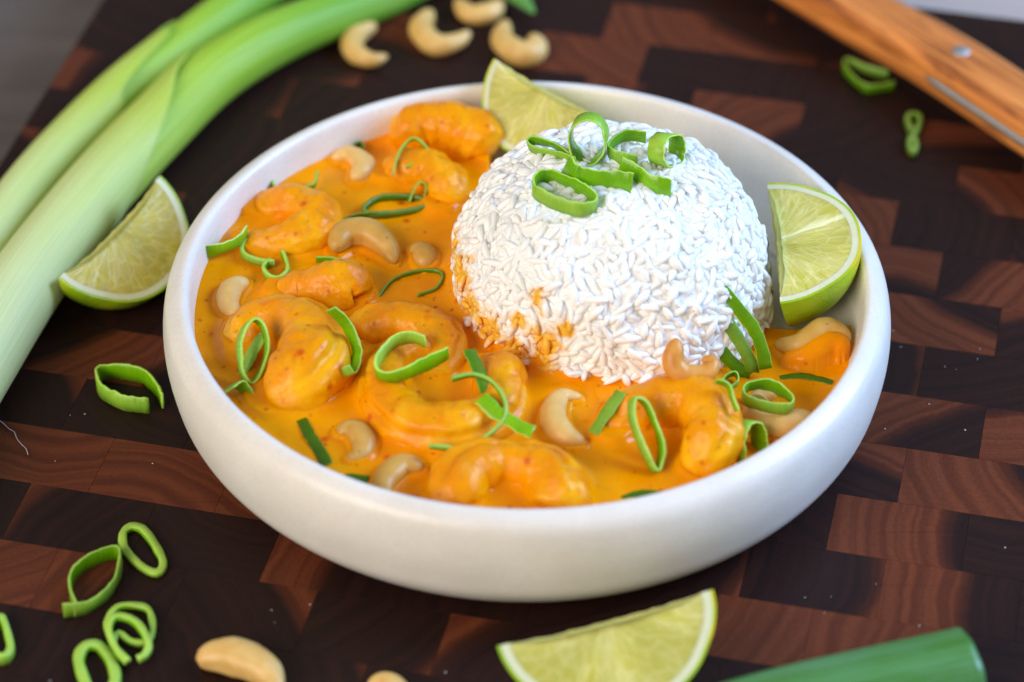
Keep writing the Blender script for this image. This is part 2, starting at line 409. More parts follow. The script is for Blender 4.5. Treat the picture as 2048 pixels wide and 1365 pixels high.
# ------------------------------------------------------------------ shrimp paths: pixel, height of the middle above the sauce, radius (all mm but the pixels)
SZ = .0300
SHR = [
    dict(label='plump split-backed shrimp at the left edge of the curry, scallion ring on it', pts=[(482, 722, -1, 5.2), (492, 664, 1, 7), (545, 640, 3, 8), (612, 662, 5, 9.6), (630, 722, 5.5, 11), (596, 775, 3.2, 10.4), (545, 822, -2.5, 8.5)], groove=.20, gang=.9, extra=[(628, 650, 2, 6), (655, 690, 3.5, 7.4), (665, 740, 2.5, 7.4), (648, 795, -1.5, 6.4)]),
    dict(label='large curled shrimp in the middle of the curry, opening toward the top', pts=[(968, 722, 4, 6.2), (1000, 760, 5, 8), (990, 825, 4, 8.2), (915, 862, 3.5, 8.4), (830, 856, 3, 8.4), (778, 815, 3, 7.6), (768, 755, 2.6, 7), (805, 712, 2.6, 6.6), (850, 716, 1.5, 5.8), (868, 745, -1, 4.6)], groove=.18, gang=.5),
    dict(label='shrimp lying behind the large curled middle shrimp, below the rice', pts=[(700, 690, -1, 5), (735, 660, 2, 7), (800, 648, 4, 7.6), (862, 668, 4, 7.2), (893, 690, 4, 6.4), (880, 735, 1, 5.4), (850, 752, -1, 5)], groove=.15, gang=.8),
    dict(label='small lumpy shrimp piece just below the biggest cashew', pts=[(560, 600, -2, 5.5), (610, 585, 1, 7), (665, 578, 4, 8), (702, 566, 5.5, 6.6), (715, 590, 2, 6)], groove=.1, gang=.8),
    dict(label='shrimp at the upper left of the bowl near the wall', pts=[(505, 428, 0, 5), (560, 412, 2.5, 6.6), (622, 420, 4, 7), (640, 452, 4, 7), (590, 478, 3, 6.6), (535, 492, 1, 5.4), (488, 500, -1, 4.6)], groove=.12, gang=.8),
    dict(label='shrimp against the far wall of the bowl, highest at the top', pts=[(822, 300, 3, 6.4), (830, 262, 5.5, 8), (890, 248, 7, 8.6), (950, 268, 6.5, 8.4), (985, 305, 4, 7)], groove=.15, gang=.8),
    dict(label='shrimp beside the rice mound, in front of the far-wall shrimp', pts=[(770, 362, -1, 5), (815, 342, 2.5, 6.6), (868, 345, 4.5, 7.4), (893, 378, 3.5, 6.8), (880, 412, 1, 5.8)], groove=.12, gang=.8),
    dict(label='arched shrimp at the lower right of the bowl under a thin scallion loop', pts=[(1222, 888, -2.5, 5.2), (1250, 835, 1, 7), (1310, 808, 4, 8), (1380, 806, 5, 8.6), (1425, 845, 4.5, 8.8), (1420, 895, 2.5, 8.4), (1405, 930, -1.5, 7.6), (1398, 950, -5, 6)], groove=.15, gang=.9),
    dict(label='arched shrimp at the front rim of the bowl, nearest the viewer', pts=[(915, 1035, -2, 7.4), (912, 985, 2.5, 8.6), (945, 942, 3.5, 8.2), (1020, 930, 2.5, 7.4), (1092, 948, 3, 8.4), (1122, 995, 2, 8.6), (1118, 1035, -2, 7)], groove=.2, gang=1.2),
]
for s in SHR:
    C = np.array([np.r_[at(p[0], p[1], SZ + p[2] / 1000), p[3] / 1000] for p in s['pts']])
    D = resample(catmull(C, 120), 80); s['path'], s['rad'] = D[:, :3], D[:, 3]
    if 'extra' in s:                     # the second half of a back split open by deveining
        C = np.array([np.r_[at(p[0], p[1], SZ + p[2] / 1000), p[3] / 1000] for p in s['extra']]); s['lobe'] = resample(catmull(C, 80), 50)

# ------------------------------------------------------------------ sauce height field
GN = 430; gx = np.linspace(-.1005, .1005, GN); X, Y = np.meshgrid(gx, gx, indexing='ij')
def fbm(X, Y, s, seed):
    r = np.random.default_rng(seed); o = np.zeros_like(X)
    for k in range(10):
        a = r.uniform(0, 2 * math.pi); f = s * r.uniform(.6, 1.7); o += np.sin((X * math.cos(a) + Y * math.sin(a)) * f + r.uniform(0, 6.28))
    return o / 10
RAD = np.sqrt(X ** 2 + Y ** 2)
YB = at(1620, 664, .0225)[1]; XB = -.012
base = SZ + .0014 - .0072 * smooth(.01, .085, X) + .0008 * fbm(X, Y, 130, 3) + .00025 * fbm(X, Y, 420, 4)
base += .0012 * smooth(.094, .0995, RAD)
def caps(path, rad, drop):
    H = np.full_like(X, -1.0)
    for p, r in zip(path, rad):
        i0, i1 = np.searchsorted(gx, [p[0] - r, p[0] + r]); j0, j1 = np.searchsorted(gx, [p[1] - r, p[1] + r])
        if i0 >= i1 or j0 >= j1: continue
        d2 = (X[i0:i1, j0:j1] - p[0]) ** 2 + (Y[i0:i1, j0:j1] - p[1]) ** 2
        h = np.where(d2 < r * r, p[2] + np.sqrt(np.maximum(r * r - d2, 0)) - drop, -1)
        H[i0:i1, j0:j1] = np.maximum(H[i0:i1, j0:j1], h)
    return H
edge = np.minimum(X - XB, Y - (YB + .0007 * np.sin(X * 300)))     # > 0: bare floor of the bowl
sau = base.copy(); TOP = base.copy(); FIL = np.zeros_like(X)
for s in SHR:
    TOP = np.maximum(TOP, caps(s['path'], s['rad'], 0.0))
    dm = np.full_like(X, 1.0)              # distance from the shrimp's waterline
    for p, r in zip(s['path'], s['rad']):
        re = math.sqrt(max(r * r - (p[2] - SZ) ** 2, (.3 * r) ** 2)); dm = np.minimum(dm, np.sqrt((X - p[0]) ** 2 + (Y - p[1]) ** 2) - re)
    FIL = np.maximum(FIL, .0024 * np.exp(-np.maximum(dm + .0004, 0) / .0016))
sau = base + FIL
TOP = np.where(edge > 0, .0182, TOP)
def samp(G, x, y):
    fx = (x - gx[0]) / (gx[1] - gx[0]); fy = (y - gx[0]) / (gx[1] - gx[0])
    i = int(np.clip(fx, 0, GN - 2)); j = int(np.clip(fy, 0, GN - 2)); a, b = np.clip(fx - i, 0, 1), np.clip(fy - j, 0, 1)
    return (G[i, j] * (1 - a) + G[i + 1, j] * a) * (1 - b) + (G[i, j + 1] * (1 - a) + G[i + 1, j + 1] * a) * b
def on(px, py, rice=False):              # first point of the food under a pixel
    d = ray(px, py); t0 = (.085 - CAM[2]) / d[2]; t1 = (.015 - CAM[2]) / d[2]
    for t in np.linspace(t0, t1, 500):
        P = CAM + d * t; h = samp(TOP, P[0], P[1])
        if rice: h = max(h, float(rice_top(P[0], P[1])))
        if P[2] <= h: return P
    return P

# ------------------------------------------------------------------ cashews
M_cash = mat_cashew('cashew', (.40, .205, .034), (.46, .26, .055), (.52, .325, .10))
M_cash_pale = mat_cashew('cashew_pale', (.50, .29, .075), (.56, .355, .115), (.61, .43, .18))
M_cash_toast = mat_cashew('cashew_toasted', (.42, .15, .015), (.52, .24, .045), (.58, .34, .10))
CASHCAPS = []
def cashew(pts, r_px, label, mat=None, z=None, lift=.55, tilt=None, group='cashews in the curry', seed=0, tip=.55, prof=None):
    r = r_px / 6730.0 * (1.0 if z is None else 1.0)
    if z is None:
        c = np.mean([p[:2] for p in pts], 0); zc = on(c[0], c[1])[2]; zz = min(zc, SZ + .001) + r * lift
    else: zz = z + r * .92
    C = np.array([at(p[0], p[1], zz + (p[2] / 1000 if len(p) > 2 else 0)) for p in pts])
    n = 34; D = resample(catmull(C, 80), n)
    t = np.linspace(0, 1, n)
    body = (np.sin(np.clip(t * 1.0, 0, 1) * math.pi)) ** .42
    big = 1 - .30 * t if seed % 2 == 0 else .72 + .28 * t
    rad = r * np.maximum(body, .06) * big * 1.42
    # the curve of the nut bends more inside, so squash slightly and run a seam along the hollow
    side = np.sign(np.cross(C[1] - C[0], C[-1] - C[0])[2]) or 1
    inner = 0 if side < 0 else math.pi
    def sec(a, tt):
        d = math.atan2(math.sin(a - inner), math.cos(a - inner))
        return 1 - .16 * math.exp(-(d / .22) ** 2) + .03 * math.cos(2 * a)
    Vc, Fc, UVc = sweep(D, rad, 22, sec)
    cen = Vc.mean(0)
    for i in range(len(Vc)):
        q = Vc[i]; dv = q - D[np.argmin(((D - q) ** 2).sum(1))]
        Vc[i] = q + dv * (.10 * nz(q + seed * .37, 130) + .05 * nz(q, 420))
    o = obj('cashew', mesh('cashew', Vc - cen, Fc, mat or M_cash, UVc)); o.location = cen
    tag(o, label, 'cashew', group)
    if z is None: CASHCAPS.append((D, rad))
    return o
cashew([(668, 500), (690, 470), (735, 466), (772, 492, -1), (790, 527, -2)], 25, 'biggest tan cashew arched over the curry left of the rice', seed=0, lift=1.1)
cashew([(818, 500), (845, 505), (850, 535)], 21, 'small broken cashew end half sunk beside the biggest cashew', seed=1, lift=.3)
cashew([(496, 562), (464, 582), (457, 612), (480, 638)], 21, 'pale sauce-streaked cashew near the left inner wall of the bowl', M_cash_pale, seed=2, lift=.35)
cashew([(662, 318), (700, 312), (727, 335), (708, 362)], 22, 'pale cashew at the upper left of the bowl, farthest from the viewer', M_cash_pale, seed=3, lift=.5)
cashew([(672, 868), (702, 862), (728, 886), (718, 912), (690, 918)], 21, 'crescent cashew with ridged side at the front left of the curry', seed=4, lift=.25)
cashew([(850, 938), (803, 935), (768, 968), (772, 1004)], 22, 'smooth tan cashew touching the front left rim of the bowl', seed=6, lift=.3)
cashew([(1165, 795), (1122, 798), (1106, 838), (1128, 872), (1168, 888)], 22, 'smooth cashew lying in clear sauce in front of the rice', M_cash_pale, seed=5, lift=.4)
cashew([(1354, 676, 9), (1347, 726, 3), (1370, 750, 0), (1410, 748, 0), (1426, 724, 2), (1402, 720, 3)], 19, 'toasted brown cashew standing curled against the front of the rice', M_cash_toast, seed=8, lift=5.2, tip=.7)
cashew([(1556, 782, 3), (1520, 800), (1518, 836), (1565, 850), (1625, 832)], 25, 'pale cashew inside the scallion ring by the right rim', M_cash_pale, seed=7, lift=.55)
cashew([(1550, 688), (1600, 690, 2), (1648, 662, 4), (1680, 672, 3), (1692, 692, 0)], 23, 'sauce-coated cashew under the lime wedge at the right of the bowl', M_cash, seed=9, lift=.5)
G2 = 'cashews behind the bowl'
cashew([(752, 48), (712, 72), (708, 104), (742, 120), (776, 112)], 22, 'leftmost cashew of the four behind the bowl', M_cash_pale, z=0, group=G2, seed=10)
cashew([(862, 22), (842, 58), (872, 90), (915, 82), (940, 64)], 24, 'widely curved cashew second from left behind the bowl', M_cash_pale, z=0, group=G2, seed=12)
cashew([(912, 0), (940, 28), (980, 25), (1002, 4)], 21, 'cashew cut by the top edge of the picture', M_cash_pale, z=0, group=G2, seed=11)
cashew([(1012, 42), (1006, 82), (1040, 108), (1072, 100), (1066, 72)], 26, 'rightmost chunky cashew behind the bowl above a lime tip', M_cash_pale, z=0, group=G2, seed=13)
G3 = 'cashews in front of the bowl'
cashew([(392, 1318), (455, 1312), (525, 1338), (560, 1385)], 29, 'big cashew lying on the board at the bottom edge', M_cash_pale, z=0, group=G3, seed=14)
cashew([(735, 1374), (765, 1368), (790, 1385), (800, 1420)], 22, 'cashew tip barely peeking in at the bottom edge', M_cash_pale, z=0, group=G3, seed=15)

# ------------------------------------------------------------------ sauce mesh
for D, rad in CASHCAPS:
    H = caps(D, rad * 1.25, .0006)
    up = np.clip(H, None, base + .0011)
    sau = np.where(H > 0, smax(sau, up, .0014), sau)
# sauce drawn up over the cashew at the right
D, rad = CASHCAPS[9]
H = caps(D[6:26] + np.array([.001, -.0045, -.0012]), rad[6:26] * 1.05, .0006); sau = np.where(H > 0, smax(sau, H + .0003 * fbm(X, Y, 500, 31), .0035), sau)
dr = np.sqrt((X - RC[0]) ** 2 + (Y - RC[1]) ** 2)
ang = np.arctan2(Y - RC[1], X - RC[0])
sau += .0030 * np.exp(-((dr - RR * .96) / .003) ** 2) * np.clip(-np.cos(ang - .5) + .15 * np.sin(ang * 9), 0, 1)
sau = np.where(edge > 0, np.minimum(sau, sau - (sau - .0150) * smooth(0, .0022, edge)), sau)
keep = (RAD < .1001) & (sau > .0152)
idx = -np.ones(X.shape, int); idx[keep] = np.arange(keep.sum())
Vs = np.stack([X[keep], Y[keep], sau[keep]], -1)
q = np.stack([idx[:-1, :-1], idx[1:, :-1], idx[1:, 1:], idx[:-1, 1:]], -1).reshape(-1, 4); q = q[(q >= 0).all(1)]
M_sauce = mat_sauce()
so = obj('curry_sauce', mesh('curry_sauce', Vs, q, M_sauce))
tag(so, 'glossy orange curry sauce flecked with chilli, filling the bowl around the rice', 'sauce')

# ------------------------------------------------------------------ shrimp meshes
M_shr = mat_shrimp()
for k, s in enumerate(SHR):
    P, rad = s['path'], s['rad'].copy(); n = len(P); t = np.linspace(0, 1, n)
    endr = np.minimum(1, np.sqrt(np.clip(np.minimum(t, 1 - t) / .07, 0, 1) * .98 + .02)); rad = rad * endr
    ctr = P.mean(0)
    def sec(a, tt, s=s, P=P, ctr=ctr, n=n):
        i = int(round(tt * (n - 1))); T = P[min(i + 1, n - 1)] - P[max(i - 1, 0)]; b = np.cross(T, (0, 0, 1.0))
        outer = 0 if b @ (P[i] - ctr) > 0 else math.pi
        g = s['gang'] if outer == 0 else math.pi - s['gang']
        d = math.atan2(math.sin(a - g), math.cos(a - g))
        segm = 1 + .045 * abs(math.sin(tt * math.pi * 5.5 + k)) - .03
        return segm * (1 - s['groove'] * math.exp(-(d / .20) ** 2) * min(1, tt * 5, (1 - tt) * 4))
    Vt, Ft, UVt = sweep(P, rad, 56, sec)
    for i in range(len(Vt)):
        q_ = Vt[i]; c_ = P[min(i // 56, n - 1)]; d = q_ - c_; L = np.linalg.norm(d) + 1e-9
        Vt[i] = q_ + d / L * (.0014 * nz(q_ + k, 105) + .0007 * nz(q_ + k, 260) + .00025 * nz(q_, 560) + .00012 * nz(q_ + 3, 1100) + .0001 * (.5 - abs(nz(q_ * np.array([1, 1, .5]) + k, 330))))
    if 'lobe' in s:
        Q = s['lobe']; tq = np.linspace(0, 1, len(Q)); rq = Q[:, 3] * np.minimum(1, np.sqrt(np.clip(np.minimum(tq, 1 - tq) / .12, 0, 1) * .98 + .02))
        V2, F2, UV2 = sweep(Q[:, :3], rq, 40)
        V2 = np.array([q_ + (q_ - Q[min(i // 40, len(Q) - 1), :3]) * (.12 * nz(q_, 130) + .06 * nz(q_, 330)) for i, q_ in enumerate(V2)])
        Ft = list(Ft) + [tuple(v + len(Vt) for v in f) for f in F2]; Vt = np.vstack([Vt, V2]); UVt = np.vstack([UVt, UV2])
    me = mesh('shrimp', Vt - ctr, Ft, M_shr, UVt)
    o = obj('shrimp', me); o.location = ctr
    md = o.modifiers.new('smooth', 'SUBSURF'); md.levels = 1; md.render_levels = 1
    tag(o, s['label'], 'shrimp', 'curried shrimp in the bowl')

# ------------------------------------------------------------------ rice
STAINS = []
for (px, py, r) in ((925, 545, .0075), (912, 490, .0040), (940, 610, .0055), (985, 660, .0055), (1030, 705, .0060), (1090, 690, .0055), (1130, 660, .0032), (1078, 600, .0034), (1085, 725, .0045), (1040, 640, .0028)):
    STAINS.append((on(px, py, True), r * 1.3))
M_rice = mat_rice()
def grain_mesh(L, r, bend, nr=8, ns=7):
    V = []; F = []
    for i in range(1, nr):
        t = i / nr; x = (t - .5) * L; rr = r * (math.sin(math.pi * t)) ** .36 * (1 + .10 * math.sin(9 * t + L * 4000)); zc = bend * (1 - (2 * t - 1) ** 2)
        for j in range(ns):
            a = 2 * math.pi * j / ns; V.append((x, rr * math.cos(a), zc + rr * .86 * math.sin(a)))
    V.append((-L / 2, 0, 0)); V.append((L / 2, 0, 0)); a0, a1 = len(V) - 2, len(V) - 1
    for i in range(nr - 2):
        for j in range(ns): F.append((i * ns + j, i * ns + (j + 1) % ns, (i + 1) * ns + (j + 1) % ns, (i + 1) * ns + j))
    for j in range(ns):
        F.append((a0, (j + 1) % ns, j)); F.append((a1, (nr - 2) * ns + j, (nr - 2) * ns + (j + 1) % ns))
    return np.array(V), F
GR = [grain_mesh(.0090, .00104, .0006), grain_mesh(.0080, .00108, -.0005), grain_mesh(.0070, .00112, .0009), grain_mesh(.0054, .00118, .0)]
GM = [mesh('rice_grain', v, f, M_rice) for v, f in GR]
def dome(th, ph, shrink=0.0):            # th: azimuth, ph: 0 top .. 1 base
    a = ph * math.pi / 2; r = (RR - shrink) * math.sin(a) ** (2 / RN); z = (RH - shrink) * max(math.cos(a), 0) ** (2 / RN)
    return np.array([RC[0] + r * math.cos(th), RC[1] + r * math.sin(th), RB + z])
def dome_n(P):
    q = np.array([(P[0] - RC[0]) / RR, (P[1] - RC[1]) / RR]); rr = np.linalg.norm(q) + 1e-9; z = max(P[2] - RB, 1e-6) / RH
    g = np.array([q[0] / rr * rr ** (RN - 1) / RR, q[1] / rr * rr ** (RN - 1) / RR, z ** (RN - 1) / RH]); return g / np.linalg.norm(g)
def rice_lump(P): return .0009 * nz(P, 140) + .0013 * nz(P, 55)
def spread(shrink, gap, tries, seed):
    r = np.random.default_rng(seed); pts = np.zeros((0, 3)); out = []
    for _ in range(tries):
        P = dome(r.uniform(0, 2 * math.pi), r.uniform(0, 1.0), shrink)
        if out and np.min(((np.array(out[-4000:]) - P) ** 2).sum(1)) < gap * gap: continue
        out.append(P)
    return out
grains = []
for shrink, gap, tries, seed in ((.0010, .0021, 16000, 1), (.0004, .0036, 6000, 3)):
    for P in spread(shrink, gap, tries, seed):
        N = dome_n(P); a = rng.uniform(0, 2 * math.pi)
        t = np.cross(N, (0.3, .2, 1)); t /= np.linalg.norm(t); b = np.cross(N, t); x = t * math.cos(a) + b * math.sin(a)
        tilt = rng.normal(0, .15); x = x * math.cos(tilt) + N * math.sin(tilt); y = np.cross(N, x); y /= np.linalg.norm(y); z = np.cross(x, y)
        lump = rice_lump(P) + rng.normal(0, .00022)
        s = rng.uniform(.86, 1.12)
        M = np.eye(4); M[:3, 0], M[:3, 1], M[:3, 2] = x * s, y * s * rng.uniform(.9, 1.1), z * s; M[:3, 3] = P + N * lump
        view = (CAM - P) / np.linalg.norm(CAM - P); face = float(N @ view)
        hidden = P[2] < samp(sau, P[0], P[1]) + .0005 if abs(P[0]) < .1 and abs(P[1]) < .1 else False
        grains.append((face - (2 if shrink > .001 else 0) + (.15 if shrink < .0005 else 0) - (2 if hidden else 0) + .0 * P[2], rng.integers(0, 4), M))
# loose grains round the foot of the mound
for k in range(46):
    th = rng.uniform(-2.7, .4); rr = RR * rng.uniform(.94, 1.03); x0, y0 = RC[0] + rr * math.cos(th), RC[1] + rr * math.sin(th)
    a = rng.uniform(0, 6.28); M = np.array(Matrix.Rotation(a, 4, 'Z') @ Matrix.Rotation(rng.normal(0, .5), 4, 'Y')); h = max(samp(sau, x0, y0), .0182) if math.hypot(x0, y0) < .095 else .019
    M[:3, 3] = (x0, y0, h + rng.uniform(.0002, .0022)); grains.append((.3, rng.integers(0, 4), M))
grains.sort(key=lambda g: -g[0])
mound = empty('rice_mound', (RC[0], RC[1], RB)); tag(mound, 'white domed mound of cooked rice in the bowl', 'rice')
inv = Matrix.Translation((-RC[0], -RC[1], -RB))
for _, kind, M in grains[:300]:
    o = obj('rice_grain', GM[kind], mound); o.matrix_basis = inv @ Matrix(M)
Vr, Fr, base_i = [], [], 0
for _, kind, M in grains[300:]:
    v, f = GR[kind]; Vr.append(v @ M[:3, :3].T + M[:3, 3] - np.array([RC[0], RC[1], RB])); Fr += [tuple(i + base_i for i in q) for q in f]; base_i += len(v)
o = obj('rice_grains', mesh('rice_grains', np.vstack(Vr), Fr, M_rice), mound); o['kind'] = 'stuff'
Vc, Fc = [], []; na, nb = 120, 60
for i in range(nb + 1):
    for j in range(na):
        q_ = dome(2 * math.pi * j / na, max(i / nb, .004), .0008); N_ = dome_n(q_); Vc.append(q_ + N_ * (rice_lump(q_) + .00034 + .0002 * nz(q_, 420)) - np.array([RC[0], RC[1], RB]))
for i in range(nb):
    for j in range(na): Fc.append((i * na + j, (i + 1) * na + j, (i + 1) * na + (j + 1) % na, i * na + (j + 1) % na))
Fc.append(tuple(range(na)))
obj('rice_core', mesh('rice_core', Vc, Fc, M_rice), mound)

# ------------------------------------------------------------------ sliced scallions
M_sc = [mat_scallion('scallion_skin', (.060, .190, .001), (.150, .330, .002), .26), mat_scallion('scallion_inside', (.11, .25, .012), (.23, .39, .035), .42), mat_scallion('scallion_cut', (.22, .38, .03), (.36, .52, .09), .5)]
SG = {'in': 'sliced scallions in the curry', 'rice': 'scallions on top of the rice', 'board': 'sliced scallions on the board'}
def scallion(pts, label, n=(0, 0, 1), wd=3.4, t=.75, closed=False, off=None, z=None, rice=False, where='in', axis=None, tint=1.0, anchor=None, flip=False, taper=0, hue=(1, 1, 1)):
    """a thin band cut from a leaf: pts trace its middle line on the plane with normal n; the band is wd mm broad along axis"""
    n = np.asarray(n, float); n /= np.linalg.norm(n); wd, t = wd / 1000, t * (1.25 if t > 1.35 and where == 'board' else .8) / 1000
    ax = n if axis is None else np.asarray(axis, float) / np.linalg.norm(axis)
    a = np.mean([p[:2] for p in pts], 0) if anchor is None else anchor
    p0 = np.array(at(a[0], a[1], z)) if z is not None else on(a[0], a[1], rice)
    p0 = p0 + np.array([0, 0, (off if off is not None else wd * 500) / 1000]); 
    C = np.array([on_plane(p[0], p[1], p0, n) + np.array([0, 0, (p[2] / 1000 if len(p) > 2 else 0)]) for p in pts])
    m = 54 if closed else 44
    D = resample(catmull(C, 160, closed), m, closed)
    T = (np.roll(D, -1, 0) - np.roll(D, 1, 0)) if closed else np.gradient(D, axis=0); T /= np.linalg.norm(T, axis=1)[:, None]
    V = []; UV = []; F = []; mi = []
    s = np.r_[0, np.cumsum(np.linalg.norm(np.diff(D, axis=0), axis=1))]
    sd = random.random() * 50
    for i in range(m):
        if axis == 'flat': pass
        A = ax + .22 * np.array([mnoise.noise(Vector((s[i] * 130, sd, q_ * 7.0))) for q_ in range(3)])
        Nn = np.cross(T[i], A); Nn /= np.linalg.norm(Nn) + 1e-9; A2 = np.cross(Nn, T[i]); A2 /= np.linalg.norm(A2)
        if flip: Nn = -Nn
        e = 1.0 if (closed or taper == 0) else 1 - taper * abs(2 * i / (m - 1) - 1) ** 3
        w2 = wd / 2 * e; j1 = wd * (.10 * mnoise.noise(Vector((s[i] * 500, sd, 0))) + .12 * mnoise.noise(Vector((s[i] * 120, sd, 2)))); j2 = wd * (.10 * mnoise.noise(Vector((s[i] * 500, sd, 9))) + .12 * mnoise.noise(Vector((s[i] * 120, sd, 5))))
        tt = t * (1 + .25 * mnoise.noise(Vector((s[i] * 260, sd, 4))))
        # outer skin slightly barrelled, then the two cut edges and the inside
        prof_ = [(tt * .5, -w2 * .93 + j1), (tt * .62, 0), (tt * .5, w2 * .93 + j2), (tt * .22, w2 + j2), (-tt * .42, w2 * .96 + j2), (-tt * .5, 0), (-tt * .42, -w2 * .96 + j1), (tt * .22, -w2 + j1)]
        for (nn, aa) in prof_:
            V.append(D[i] + Nn * nn + A2 * aa); UV.append((s[i], aa))
    K = 8; mats = [0, 0, 2, 2, 1, 1, 2, 2]; rngi = m if closed else m - 1
    for i in range(rngi):
        i2 = (i + 1) % m
        for k in range(K):
            F.append((i * K + k, i2 * K + k, i2 * K + (k + 1) % K, i * K + (k + 1) % K)); mi.append(mats[k])
    if not closed:
        F.append(tuple(range(K))); mi.append(2); F.append(tuple((m - 1) * K + k for k in reversed(range(K)))); mi.append(2)
    V = np.array(V); c = V.mean(0)
    o = obj('scallion_slice', mesh('scallion_slice', V - c, F, M_sc, UV, mi), None, (tint * hue[0], tint * hue[1], tint * hue[2], 1)); o.location = c
    tag(o, label, 'scallion', SG[where]); return o
UPN = (0, 0, 1)
S = scallion
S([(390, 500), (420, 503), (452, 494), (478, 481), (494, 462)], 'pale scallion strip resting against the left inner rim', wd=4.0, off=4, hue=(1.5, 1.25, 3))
S([(548, 528), (520, 525), (495, 517), (484, 503), (494, 482), (525, 475), (555, 492), (573, 525), (575, 545), (556, 559), (536, 554), (527, 537), (540, 523)], 'heart-shaped thin scallion curl left of the biggest cashew', wd=2.6, t=1.4, off=1.8)
S([(632, 520), (655, 521), (686, 528)], 'short scallion bit tucked under the biggest cashew', wd=3.2, off=1.0, tint=.9)
S([(757, 596), (785, 562), (830, 545), (872, 543), (885, 556), (872, 578), (835, 592)], 'thin scallion hoop half sunk in sauce left of the rice', wd=1.6, t=.9, off=.6, tint=.55)
S([(480, 722), (478, 688), (490, 655), (508, 639), (524, 652), (534, 690), (530, 722), (516, 754), (499, 768), (484, 748)], 'upright scallion ring leaning on the left shrimp', n=(.4, -.60, .68), wd=4.0, t=1.1, closed=True, off=3.2, anchor=(499, 768))
S([(486, 742), (505, 705), (526, 672)], 'broad scallion strip inside the upright ring on the left shrimp', n=(-.55, -.45, .7), wd=3.8, off=4.5, axis=(.75, -.35, .3), anchor=(505, 725), hue=(1.3, 1.2, 1))
S([(455, 782), (474, 768), (494, 785), (503, 806), (494, 828)], 'bent scallion band below the upright ring at the left rim', n=(.6, -.3, .75), wd=5.2, off=2.8)
S([(662, 618), (690, 646), (709, 680), (714, 704), (708, 738), (699, 750), (687, 735)], 'S-curved scallion ribbon between the left shrimp and the one behind', n=(.75, -.3, .6), wd=4.2, off=3.0)
S([(850, 684), (820, 674), (785, 686), (762, 712), (753, 742), (772, 754), (812, 747), (852, 728), (896, 706)], 'open bright scallion hoop above the middle shrimp', n=(-.1, 0, 1), wd=4.6, t=1.1, off=5.5, hue=(1.25, 1.15, 1.2))
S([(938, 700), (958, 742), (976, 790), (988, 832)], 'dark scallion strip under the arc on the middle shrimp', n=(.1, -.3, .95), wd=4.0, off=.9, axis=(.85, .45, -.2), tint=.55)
S([(903, 758), (945, 750), (980, 762), (1004, 790), (1012, 822), (1000, 850), (960, 882), (915, 897), (858, 893)], 'thin arc of scallion hooked over the middle shrimp', n=(.1, -.4, .9), wd=2.2, t=1.4, off=1.6, anchor=(990, 800), tint=.8)
S([(962, 796), (1002, 832), (1066, 864)], 'flat bright green scallion strip on the middle shrimp', n=(.15, -.3, .94), wd=4.4, off=2.4, axis=(.75, .55, .2), anchor=(1002, 832), hue=(1.35, 1.2, 1.2))
S([(1187, 868), (1212, 828), (1243, 784)], 'straight scallion strip beside the cashew in front of the rice', n=(-.3, -.4, .85), wd=3.8, off=1.6, axis=(.8, .1, .45), tint=.85)
S([(1272, 796), (1292, 808), (1311, 850), (1324, 892), (1321, 925), (1312, 944), (1294, 915), (1275, 870), (1264, 832), (1264, 806)], 'narrow upright scallion loop on the lower right shrimp', n=(.45, -.55, .70), wd=3.6, t=1.1, closed=True, off=1.8, anchor=(1312, 944))
S([(1478, 930), (1474, 880), (1488, 848), (1508, 846), (1518, 886), (1511, 925)], 'broad scallion ring standing at the lower right rim', n=(.72, -.55, .3), wd=6.2, t=.8, off=3, anchor=(1490, 915), hue=(1.15, 1.1, 1.1))
S([(1486, 786), (1500, 772), (1540, 770), (1575, 790), (1587, 806), (1574, 818), (1530, 814), (1492, 800)], 'scallion ring looped around the pale cashew at the right', n=(0, 0, 1), wd=4.2, closed=True, z=.0335, off=0)
S([(1408, 624, 2), (1434, 690), (1474, 735), (1506, 750), (1490, 702), (1458, 648), (1432, 602, 3), (1446, 598, 3), (1486, 640, 2), (1520, 682), (1530, 738)], 'tall folded scallion leaning on the rice at the right', n=(-.10, -.92, .38), wd=4.0, t=.9, off=5.0, anchor=(1505, 748), tint=.8, axis=(.85, .2, .4))
S([(1432, 762), (1456, 772), (1466, 800), (1474, 822)], 'small bent scallion sliver beside the toasted cashew', n=(.3, -.5, .8), wd=2.8, off=3, anchor=(1455, 800))
S([(1442, 774), (1450, 756), (1470, 748), (1476, 764), (1460, 778)], 'tiny scallion curl right of the toasted cashew', n=(0, -.3, .9), wd=2.6, off=2)
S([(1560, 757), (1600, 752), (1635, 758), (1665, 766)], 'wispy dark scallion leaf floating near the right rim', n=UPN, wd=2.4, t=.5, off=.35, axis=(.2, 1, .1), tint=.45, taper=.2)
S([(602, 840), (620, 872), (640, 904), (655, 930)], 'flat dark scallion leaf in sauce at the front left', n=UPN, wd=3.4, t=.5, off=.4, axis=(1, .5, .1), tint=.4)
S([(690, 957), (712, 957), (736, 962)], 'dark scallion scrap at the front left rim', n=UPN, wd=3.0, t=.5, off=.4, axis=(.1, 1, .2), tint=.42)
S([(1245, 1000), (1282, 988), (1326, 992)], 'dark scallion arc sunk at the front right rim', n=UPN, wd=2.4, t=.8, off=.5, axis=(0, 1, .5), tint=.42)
S([(580, 326), (548, 340), (544, 362), (556, 380), (600, 379), (628, 370), (634, 346)], 'squared-off scallion strip at the far left inner wall', n=(0, -.2, 1), wd=2.2, t=1.0, off=3.2, tint=.8)
S([(785, 350), (798, 306), (825, 278), (850, 292), (855, 314), (812, 336)], 'thin triangular scallion loop on the far-wall shrimp', n=(0, -.5, .86), wd=1.6, t=.9, off=1.6, tint=.8, anchor=(800, 340))
